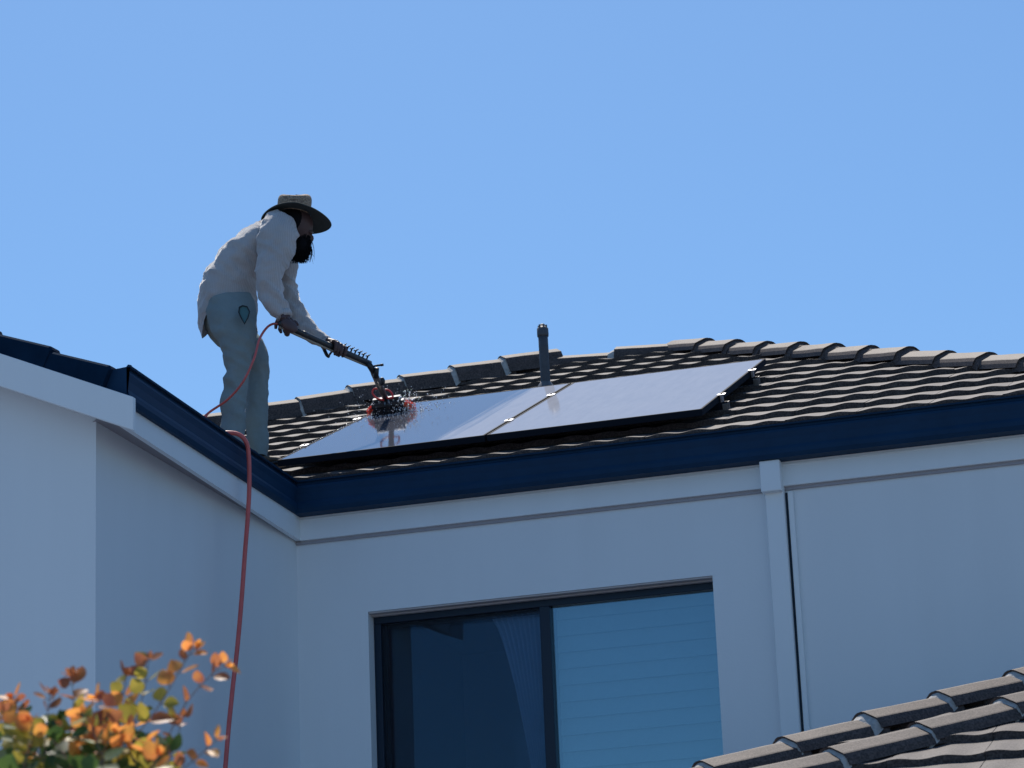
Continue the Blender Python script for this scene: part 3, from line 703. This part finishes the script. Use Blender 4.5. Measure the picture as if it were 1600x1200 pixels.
# --- boots
M_BOOT = mat('worn_leather', (.10, .075, .055), .7, var=.3, vscale=20, bump=.4, bscale=60)
def zroof(x, y): return max(ZG+(y-YG)*TA, ZG+(XG-x)*TA)+.02
for (px, py, Y_, ang) in ((362, 700, YM-.12, -.35), (401, 700, YM+.13, -.3)):
    a_ = aY(px, py, Y_); zf = zroof(a_.x, a_.y)
    bt = MB(); fwd = Vector((math.cos(ang), math.sin(ang), 0)); sdv = Vector((-fwd.y, fwd.x, 0))
    secs_ = [(-.085, .030, .055, .06), (-.06, .040, .070, .09), (0, .042, .072, .10), (.06, .042, .058, .07), (.12, .045, .045, .05), (.155, .036, .034, .04), (.172, .016, .02, .02)]
    sg = 14; vs = []
    for d_, wd, hh, _z in secs_:
        for k in range(sg):
            t = 2*math.pi*k/sg; vs.append(Vector((a_.x, a_.y, zf))+fwd*d_+sdv*wd*math.cos(t)+Vector((0, 0, max(0, hh*.5+hh*.5*math.sin(t)*1.0)+.012)))
    bt.add(vs, [(i*sg+k, i*sg+(k+1) % sg, (i+1)*sg+(k+1) % sg, (i+1)*sg+k) for i in range(len(secs_)-1) for k in range(sg)]+[tuple(range(sg))[::-1], tuple((len(secs_)-1)*sg+k for k in range(sg))], True)
    bt.tube([Vector((a_.x, a_.y, zf+.05)), Vector((a_.x, a_.y, zf+.16))], [.05, .045], 14)
    bto = bt.build('boot', M_BOOT, person)
    so_ = MB(); so_.box((-.09, -.045, 0), (.17, .045, .018), Matrix.Translation((a_.x, a_.y, zf-.002)) @ Matrix.Rotation(ang, 4, 'Z')); so_.build('sole', M_BLACK, bto, bevel=.01)

# --- hair and beard: many fine strands over a soft core
M_HAIR = mat('dark_hair', (.010, .010, .012), .9, spec=.05)
hb = MB()
fc = hc+HX*.038-HZ*.080
core = [fc+HX*.01+HZ*.02, aY(470, 383, YM), aY(469, 393, YM), aY(468, 401, YM)]
hb.tube(smoothpath(core, 3), [.036, .038, .040, .039, .037, .033, .028, .020, .012, .004], 12)
for i in range(1500):
    t = random.random()**.6; th = random.uniform(0, 2*math.pi); rr = .050*math.sqrt(random.random())
    st = fc+HX*.012+HX*math.cos(th)*rr*.95+FW*math.sin(th)*rr+HZ*random.uniform(-.03, .06)
    tip = aY(random.gauss(468, 6.0), random.uniform(392, 412), YM)+FW*math.sin(th)*.035*random.random()
    tip += RT*math.cos(th)*.016
    md = st.lerp(tip, .5)+RT*math.cos(th)*.014+RT*random.gauss(0, .004)
    hb.tube(smoothpath([st, md, tip], 3), [.0022, .002, .0019, .0017, .0014, .001, .0005], 3, True, False)
hb.build('beard', M_HAIR, person)
hh_ = MB()
ell(hh_, hc-HX*.012+HZ*.004, (.090, .079, .088), HAX, 20, 14)
for i in range(420):
    th = random.uniform(math.radians(110), math.radians(330)); 
    st = hc-HX*.012+HX*.088*math.cos(math.radians(180)+random.uniform(-1.5, 1.5))*1.0+FW*random.uniform(-.075, .075)-HZ*random.uniform(-.01, .04)
    if (st-hc).dot(HX) > .05: continue
    tip = st-HZ*random.uniform(.05, .085)-HX*random.uniform(-.01, .02)
    hh_.tube([st, st.lerp(tip, .5)-HX*.006, tip], [.003, .0026, .0008], 3, True, False)
hh_.build('hair', M_HAIR, person)
# --- hat: brim sheet with thickness, drooping; crown with woven straw
bc = aY(464.5, 335, YM)                      # brim centre, on the head
tl = math.radians(-5); BX = (RT*math.cos(tl)+UP*math.sin(tl)).normalized()
upv = (UP*math.cos(tl)-RT*math.sin(tl)).normalized()
tb = math.radians(22); BZ = (upv*math.cos(tb)+FW*math.sin(tb)).normalized(); BY = BZ.cross(BX).normalized()
hat = MB(); nr, ns_ = 12, 64
def brim(rf, t, off):
    R_ = (.072+(.190-.072)*rf)
    c, s = math.cos(t), math.sin(t)
    droop = -.022*rf**1.7*(1+.5*c) - .014*rf*rf*abs(c)**3 - .026*rf**2*max(0, -c) + .005*math.sin(3*t+.6)*rf
    return bc+BX*R_*c*1.0+BY*R_*s*.98+BZ*(droop+off)
for off in (0.0, .0035):
    vs = [brim(i/nr, 2*math.pi*k/ns_, off) for i in range(nr+1) for k in range(ns_)]
    hat.add(vs, [(i*ns_+k, i*ns_+(k+1) % ns_, (i+1)*ns_+(k+1) % ns_, (i+1)*ns_+k) for i in range(nr) for k in range(ns_)], True)
hat.tube([brim(1, 2*math.pi*k/ns_, .0017) for k in range(ns_+1)], .0035, 6)
hato = hat.build('hat', mat('hat_brim_green', (.045, .060, .060), .85, var=.15, vscale=20), person); hato['label'] = 'wide brimmed hat with straw crown'
cr = MB(); vs = []
prof_ = [(.086, -.005), (.088, .02), (.091, .05), (.091, .078), (.086, .098), (.074, .110), (.052, .114), (.02, .106), (.0, .104)]
ns_ = 48; CR = 2
pts_ = smoothpath([Vector((r, z, 0)) for r, z in prof_], 4)
for q in pts_:
    for k in range(ns_):
        t = 2*math.pi*k/ns_; rr = max(q.x, .0005); zz_ = q.y+(.014*math.sin(t*1+.3)*(q.y/.09)**2 if q.y > .03 else 0)+.006*math.cos(2*t)*(q.y > .06)
        cr.v.append(tuple(bc-BX*.022+BX*rr*math.cos(t)*1.02+BY*rr*math.sin(t)*.9+BZ*zz_))
np_ = len(pts_)
for i in range(np_-1):
    for k in range(ns_): cr.f.append((i*ns_+k, i*ns_+(k+1) % ns_, (i+1)*ns_+(k+1) % ns_, (i+1)*ns_+k)); cr.m.append((0, True))
def straw(t, b, co):
    br = t.nodes.new('ShaderNodeTexVoronoi'); br.inputs['Scale'].default_value = 120; t.links.new(co.outputs['Object'], br.inputs['Vector'])
    r = t.nodes.new('ShaderNodeValToRGB'); r.color_ramp.elements[0].color = (.46, .34, .23, 1); r.color_ramp.elements[1].color = (.20, .14, .10, 1)
    r.color_ramp.elements[0].position = .2; r.color_ramp.elements[1].position = .75
    t.links.new(br.outputs['Distance'], r.inputs['Fac']); t.links.new(r.outputs[0], b.inputs['Base Color'])
    bp = t.nodes.new('ShaderNodeBump'); bp.inputs['Strength'].default_value = 1; bp.inputs['Distance'].default_value = .004; bp.invert = True
    t.links.new(br.outputs['Distance'], bp.inputs['Height']); t.links.new(bp.outputs[0], b.inputs['Normal'])
cr.build('hat_crown', mat('woven_straw', (.34, .26, .18), .8, extra=straw), hato)
bd = MB(); vs = []
for z, r_ in ((.0, .0905), (.006, .0915), (.020, .0910), (.024, .089)):
    vs += [bc-BX*.022+BX*r_*math.cos(2*math.pi*k/48)*1.02+BY*r_*math.sin(2*math.pi*k/48)*.9+BZ*z for k in range(48)]
bd.add(vs, [(i*48+k, i*48+(k+1) % 48, (i+1)*48+(k+1) % 48, (i+1)*48+k) for i in range(3) for k in range(48)], True)
bd.build('hat_band', mat('hat_band', (.03, .035, .04), .8), hato)

# ------------------------------------------------------------------ cleaning pole with brush
pole = thing('cleaning_pole', PB, 'dark washing pole with black brush head and red tubes, held over wet panel', 'cleaning pole')
p = MB(); PE = PA-pdir*.004
p.tube([PE, PA.lerp(PB, .35), PB], .0155, 14)
for t in (.28, .55, .80): p.tube([PA.lerp(PB, t)-pdir*.02, PA.lerp(PB, t)+pdir*.02], .017, 14)
p.tube([PA.lerp(PB, .60), PB+pdir*.005], .0175, 14)
po = p.build('pole', M_POLE, pole)
p = MB(); off = -UP*.022+FW*0; p.tube([PE+off, PA.lerp(PB, .4)+off, PA.lerp(PB, .75)+off, PB+off*.8], .0065, 8); p.build('water_tube', M_TAN, pole)
p = MB()   # lever clamp by the front hand
L0 = onpole(503)-UP*.02; p.tube(smoothpath([L0, aY(506,545,YF-.05), aY(511,555,YF-.05), aY(515,557,YF-.05)], 4), [.010]*12+[.006], 10)
p.tube(smoothpath([aY(513,557,YF-.05), aY(518,550,YF-.05), onpole(522)-UP*.018], 3), .006, 8); p.build('lever', M_BLACK, pole)
p = MB()   # row of hose clips
for i in range(7):
    t = .70+.045*i; q = PA.lerp(PB, t)+UP*.018; p.tube([q, q+UP*.018+RT*.008, q+UP*.026+RT*.022], [.005, .0045, .002], 6)
    p.tube([q+UP*.016-RT*.006, q+UP*.020+RT*.016], [.0035, .003], 6)
p.build('hose_clip', M_BLACK, pole)
# neck, swivel knob
def plan(x, y, h): return atp(x, y, PN, Vector((0, YG, ZG))+PN*(PH+h))
bcen = plan(607, 640, .045)
N1 = aY(592, 600, PB.y+(bcen.y-PB.y)*.55); N2 = aY(602, 622, bcen.y)
p = MB(); p.tube(smoothpath([PB-pdir*.01, aY(583,580,PB.y+.03), N1, N2, bcen+PN*.02], 4), [.017]*5+[.019]*6+[.016]*6, 12)
p.tube([aY(589,575,PB.y), aY(587,590,PB.y+.03)], [.012, .016], 10)
p.tube(smoothpath([aY(581,573,PB.y), aY(590,571,PB.y), aY(599,570,PB.y)], 3), [.006]*5+[.008, .007], 8)
ell(p, aY(597, 596, N1.y-.02), (.017, .017, .024)); p.build('neck', M_BLACK, pole)
# brush block lies along the panel
bx = (Vector((1, 0, 0))*.96+es*.22).normalized(); by = PN.cross(bx).normalized()
BMX = Matrix(((bx.x, by.x, PN.x), (bx.y, by.y, PN.y), (bx.z, by.z, PN.z))).to_4x4(); 
BMX.translation = plan(609, 646, 0.0)
p = MB(); p.box((-.095, -.05, .042), (.098, .055, .072), BMX); p.box((-.088, -.035, .072), (.080, .04, .096), BMX)
br_ = p.build('brush_head', M_BLACK, pole, bevel=.006)
p = MB()
for i in range(2600):
    x = random.uniform(-.084, .088); y = random.uniform(-.042, .046); k = .10
    q0 = BMX @ Vector((x, y, .044)); q1 = BMX @ Vector((x*1.14+random.gauss(0, .003), y*1.12+random.gauss(0, .003), .001+random.random()*.004))
    p.tube([q0, q1], [.0016, .0012], 3, True, False)
p.build('bristles', mat('black_bristle', (.012, .014, .02), .6), br_)
M_REDBR = trans_mat('red_bristle', ((.95, .16, .09), (1.0, .28, .16)), .4, .5)
for sx in (-1, 1):
    p = MB()
    for i in range(150 if sx > 0 else 80):
        y = random.uniform(-.045, .045); q0 = BMX @ Vector((sx*.088, y, .035+random.random()*.025)); rr = random.random()
        q1 = BMX @ Vector((sx*(.106+.042*rr*(1.15 if sx > 0 else .6)), y*1.1+random.gauss(0, .006), .002+.06*random.random()*(1-rr*.4)))
        p.tube([q0, q0.lerp(q1, .5)+PN*.006, q1], [.002, .0018, .0012], 4, True, False)
    p.build('bristles', M_REDBR, br_)['label'] = 'red bristles flaring at the end of the brush'
p = MB()
Yq = bcen.y-.03
for pts in (((590,607),(584,608),(582,614),(587,621),(594,624),(600,625)), ((598,609),(605,609),(611,613),(614,620),(611,622)), ((600,616),(606,622),(612,621))):
    p.tube(smoothpath([aY(x, y, Yq) for x, y in pts], 5), .0055, 8)
p.build('jet_tube', M_REDB, pole)

# ------------------------------------------------------------------ supply hose
hp = [PE+pdir*.02, aY(427, 506, YN), aY(416, 513, YN-.05), aY(405, 531, YN-.12), aY(397, 560, YN-.17), aY(380, 596, YN-.19), aY(356, 624, YN-.17), aY(325, 646, YN-.15)]
lp = hp[-1]
z_ = lambda x, y: zroof(x, y)+.02
xl_ = aX(372, 676, XG); 
hp += [Vector((lp.x-.02, lp.y-.10, max(z_(lp.x-.02, lp.y-.10), lp.z-.10))), Vector((XG-.42, 13.25, z_(XG-.42, 13.25))), Vector((XG-.25, 13.20, z_(XG-.25, 13.2))),
       Vector((XG-.10, xl_.y-.02, ZG+.055)), Vector((XG-.01, xl_.y+.005, ZG+.045)), aX(384, 690, XG+.028), aX(388.5, 712, XG+.034), aX(389.5, 760, XG+.034), aX(387, 810, XG+.03), aX(383, 860, XG+.03)]
q = hp[-1]
for (x, y, yy) in ((378, 930, q.y-.02), (371, 1010, q.y-.06), (362, 1090, q.y-.11), (352, 1200, q.y-.18)): hp.append(aY(x, y, yy))
q = hp[-1]; hp += [Vector((q.x-.05, q.y-.15, q.z-1.2)), Vector((q.x-.1, q.y-.3, 1.0)), Vector((q.x-.1, q.y-.35, .1)), Vector((q.x-.1, q.y-.9, .012))]
h_ = MB(); sp_ = smoothpath(hp, 8); nthin = 7*8
rads = [.0065 if i < nthin else min(.0112, .0065+.0015*(i-nthin)) for i in range(len(sp_))]
h_.tube(sp_, rads, 12)
tag(h_.build('hose', M_RED), 'red water hose running from the worker over the navy gutter and down the wall', 'hose')

# ------------------------------------------------------------------ spray of water
M_WATER = mat('water_drop', (.95, .97, 1), .12, spec=1.0)
M_WATER.node_tree.nodes['Principled BSDF'].inputs['Transmission Weight'].default_value = .2
sw = MB()
def drop(p, r):
    vs = [p+Vector(v)*r for v in ((1,0,0),(-1,0,0),(0,1,0),(0,-1,0),(0,0,1.3),(0,0,-1.3))]
    sw.add(vs, [(4,0,2),(4,2,1),(4,1,3),(4,3,0),(5,2,0),(5,1,2),(5,3,1),(5,0,3)], True)
for i in range(900):
    a_ = random.uniform(0, 2*math.pi); rr = abs(random.gauss(0, .13))+.03
    x = math.cos(a_)*rr*1.25; y = math.sin(a_)*rr
    h = max(0, random.gauss(.03, .05))*(1 if i % 3 else 0)+.001
    drop(BMX @ Vector((x+.03, y, h)), random.uniform(.0010, .0034))
for i in range(170):
    drop(BMX @ Vector((.11+random.gauss(0, .028), random.gauss(0, .05), abs(random.gauss(.03, .03)))), random.uniform(.002, .0065))
for i in range(90):   # beads along the wet panel's left edge
    s = random.uniform(.2, 1.9); drop(MX @ Vector((.004+abs(random.gauss(0, .008)), s, .002)), random.uniform(.001, .0035))
tag(sw.build('water_spray', M_WATER), 'fine droplets of water splashing round the brush on the panel', 'water spray', kind='stuff')

# ------------------------------------------------------------------ neighbouring lower roof, bottom right
nb = thing('neighbouring_house', (1.0, 10, 0), 'lower single storey house with brown grey ridge caps and wavy tiles at the bottom right', 'house')
NP = math.radians(21); tN = math.tan(NP)
def hipline(p1, p2, Yc, back, drop_):
    """hip through two photo points lying in the vertical plane x-y = const"""
    c = aY((p1[0]+p2[0])/2, (p1[1]+p2[1])/2, Yc)
    n = Vector((1, -1, 0)); a = atp(*p1, n, c); b = atp(*p2, n, c); return a, b
esN = Vector((0, math.cos(NP), math.sin(NP))); nN = Vector((0, -math.sin(NP), math.cos(NP)))
nroofs = []
for idx, (p1, p2, Yc, cl, nc) in enumerate((((1075, 1213), (1600, 1059), 11.9, .43, 14), ((1230, 1205), (1600, 1097), 10.9, .43, 14))):
    a, b_ = hipline(p1, p2, Yc, 0, 0)
    d = (b_-a).normalized(); slope = d.z/math.hypot(d.x, d.y)*math.sqrt(2)
    np_a = math.atan(slope); eN = Vector((0, math.cos(np_a), math.sin(np_a))); nnN = Vector((0, -math.sin(np_a), math.cos(np_a)))
    dn = Vector((0, 0, .045)); A = a-d*1.6-dn; B = b_+d*1.6-dn
    mbn = MB()
    # front face: right of the hip; local x=0 at hip low end
    def xl_n(s, A=A, an=np_a): return s*math.cos(an)
    tiled(mbn, A, Vector((1, 0, 0)), eN, nnN, nc, .318, xl_n, lambda s: 5.2, tile=.36, roll=2, ph=.3)
    # left face and back
    Lh = (B-A); 
    mbn.add([A+V(0, 0, -.02), B+V(0, 0, -.02), V(A.x, B.y, A.z-.02)], [(0, 1, 2)])
    mbn.add([B+V(0, 0, -.02), V(A.x+5.2, B.y, B.z-.02), V(A.x+5.2, B.y+.3, B.z-.12), V(B.x, B.y+.3, B.z-.12)], [(0, 1, 2, 3)])
    ro = mbn.build('roof', M_TILE, nb)
    cap_run(A, B, Z_UP, ro, length=cl, hw=.112, ht=.056, lift=.028, t0=.10 if idx else .02)
    wl = MB(); wl.box((A.x+.35, A.y+.35+idx*.0, 0), (A.x+5.1, B.y+(-.2 if idx else .2), A.z-.12)); wl.build('wall', M_WALL, nb)
    gt = MB(); gt.box((A.x-.1, A.y-.12, A.z-.16), (A.x+5.2, A.y-.005, A.z-.02)); gt.build('gutter', M_NAVY, nb, bevel=.01)

# ------------------------------------------------------------------ foreground shrub with orange young leaves
LM = [trans_mat('leaf_orange', ((.80, .27, .08), (.95, .46, .10)), .46, .62, 0, 30, spec=.45),
      trans_mat('leaf_bronze', ((.36, .12, .07), (.55, .22, .08)), .46, .55, 0, 30, spec=.45),
      trans_mat('leaf_olive', ((.34, .30, .05), (.55, .42, .07)), .46, .5, 0, 30, spec=.45),
      trans_mat('leaf_green', ((.05, .10, .03), (.12, .20, .04)), .46, .45, 0, 30, spec=.45)]
M_TWIG = mat('twig_bark', (.22, .13, .09), .7, var=.3, vscale=40)
YT = 5.3
tree = thing('shrub', (aY(120, 1200, YT).x, YT, 0), 'out of focus shrub with orange, bronze and green round leaves at the bottom left', 'shrub')
lf = MB(); tw = MB()
rnd = random.Random(5)
def leaf(base, dirn, nrm, ln, wd, mi):
    dirn = dirn.normalized(); sd2 = dirn.cross(nrm).normalized(); up2 = sd2.cross(dirn).normalized()
    n = 7; vs = []; cup = rnd.uniform(.05, .35); curl = rnd.uniform(-.25, .35)
    for i in range(n+1):
        t = i/n; wv = wd*.5*math.sin(math.pi*min(1, t**.8*.985+.012))**.75*(1 if t < .99 else .1)
        c = base+dirn*ln*t+up2*curl*ln*t*t
        for q in (-1, -.5, 0, .5, 1): vs.append(c+sd2*wv*q+up2*abs(q)**1.5*wv*cup)
    lf.mi = mi
    lf.add(vs, [(i*5+k, i*5+k+1, (i+1)*5+k+1, (i+1)*5+k) for i in range(n) for k in range(4)], True)
def rv(): return Vector((rnd.gauss(0, 1), rnd.gauss(0, 1), rnd.gauss(0, 1))).normalized()
def twig(pts, dY, nleaf, size, cols, jitter=.5, tipn=3):
    P_ = [aY(x, y, YT+dY+.02*i) for i, (x, y) in enumerate(pts)]
    path = smoothpath(P_, 8); n = len(path)
    tw.tube(path, [.0014-.0007*i/n for i in range(n)], 6)
    for k in range(nleaf):
        t = (k+.6)/nleaf; i = min(n-2, int(t*n)); c = path[i]; T = (path[i+1]-path[i]).normalized()
        for sgn in ((1, -1) if rnd.random() < .7 else (1,)):
            side = (T.cross(FW)*sgn*rnd.uniform(.5, 1)+FW*rnd.gauss(0, .6)+T*rnd.uniform(.2, .9)).normalized()
            nrm = ((sd-FW).normalized()+rv()*.22).normalized() if rnd.random() < .34 else (Vector((0, 0, 1))*rnd.uniform(.1, 1)+rv()*.9).normalized()
            tt = t+rnd.gauss(0, .12)
            mi = cols[min(len(cols)-1, max(0, int(tt*len(cols))))]
            L_ = size*1.22*rnd.uniform(.75, 1.25)*(1.05-.3*t)
            tw.tube([c, c+side*.008], [.001, .0008], 4)
            leaf(c+side*.007, side, nrm, L_, L_*rnd.uniform(.76, .98), mi)
    for _ in range(tipn):
        leaf(path[-1], (T+rv()*.7), rv(), size*.6, size*.42, cols[-1])
G = [3, 2, 2, 1, 0]; G2 = [3, 3, 2, 2, 0]; O = [2, 1, 0, 0]; B_ = [2, 2, 1, 1]
twig([(130, 1260), (190, 1180), (250, 1100), (285, 1040), (305, 1012)], 0, 11, .034, [3, 2, 2, 1, 0, 0])
twig([(180, 1260), (240, 1190), (290, 1100), (330, 1055), (352, 1040)], .1, 9, .030, [3, 2, 1, 1, 0])
twig([(200, 1270), (260, 1220), (300, 1190), (340, 1155)], -.1, 7, .032, [3, 2, 1, 0, 0])
twig([(100, 1260), (110, 1180), (115, 1110), (112, 1055)], .05, 9, .038, [3, 2, 2, 1, 1], tipn=4)
twig([(60, 1260), (70, 1180), (75, 1110), (78, 1085)], -.05, 7, .036, [3, 2, 0, 1])
twig([(20, 1260), (25, 1180), (30, 1120), (20, 1090)], .12, 8, .036, [3, 2, 1, 0])
twig([(-20, 1260), (-5, 1180), (5, 1110)], .0, 7, .036, [3, 2, 0, 1])
twig([(150, 1260), (175, 1170), (190, 1100), (198, 1055)], .2, 9, .034, [3, 2, 0, 2, 1])
twig([(170, 1260), (205, 1150), (225, 1080), (232, 1030)], .15, 9, .032, [3, 1, 2, 2, 1])
twig([(140, 1270), (150, 1200), (165, 1120), (150, 1090)], -.1, 9, .036, [3, 2, 1, 0])
twig([(230, 1270), (255, 1210), (275, 1160), (285, 1120)], .1, 7, .032, [3, 2, 1, 1])
for i in range(48):     # dense lower foliage
    x = rnd.uniform(-30, 235); y = 1265; tx = x+rnd.gauss(0, 30); ty = 1110+rnd.uniform(0, 60)+max(0, (x-150)*.35)
    twig([(x, y), ((x+tx)/2+rnd.gauss(0, 10), (y+ty)/2), (tx, ty)], rnd.uniform(-.25, .35), 7, .034, rnd.choice([[3, 2, 0], [3, 3, 3, 2], [3, 2, 1], [3, 3, 2, 0], [3, 3, 2], [3, 3, 3]]), tipn=2)
# below the frame the crown goes on down to its trunk
for i in range(70):
    x = rnd.uniform(-120, 300); y = rnd.uniform(1330, 1600); twig([(x, y), (x+rnd.gauss(0, 30), y-60), (x+rnd.gauss(0, 40), y-110)], rnd.uniform(-.3, .4), 6, .038, [3, 3, 3, 2], tipn=1)
lf.build('leaves', LM, tree)['kind'] = 'stuff'
tw.build('twigs', M_TWIG, tree)
tk = MB(); cx = aY(120, 1200, YT).x; tk.tube(smoothpath([V(cx, YT, 0), V(cx+.03, YT+.02, .7), V(cx-.02, YT, 1.3), V(cx, YT, 1.75)], 5), [.03-.0012*i for i in range(16)], 10)
for i in range(16):
    q1 = aY(rnd.uniform(-60, 240), 1265, YT+rnd.uniform(-.1, .25)); tk.tube(smoothpath([V(cx, YT, 1.2+rnd.uniform(0, .4)), V((cx+q1.x)/2, (YT+q1.y)/2, 1.75), q1], 4), [.009-.0006*k for k in range(9)], 6)
tk.build('trunk', M_TWIG, tree)
for o in list(S.objects):
    if 'kind' in o.keys() and o.parent: pass
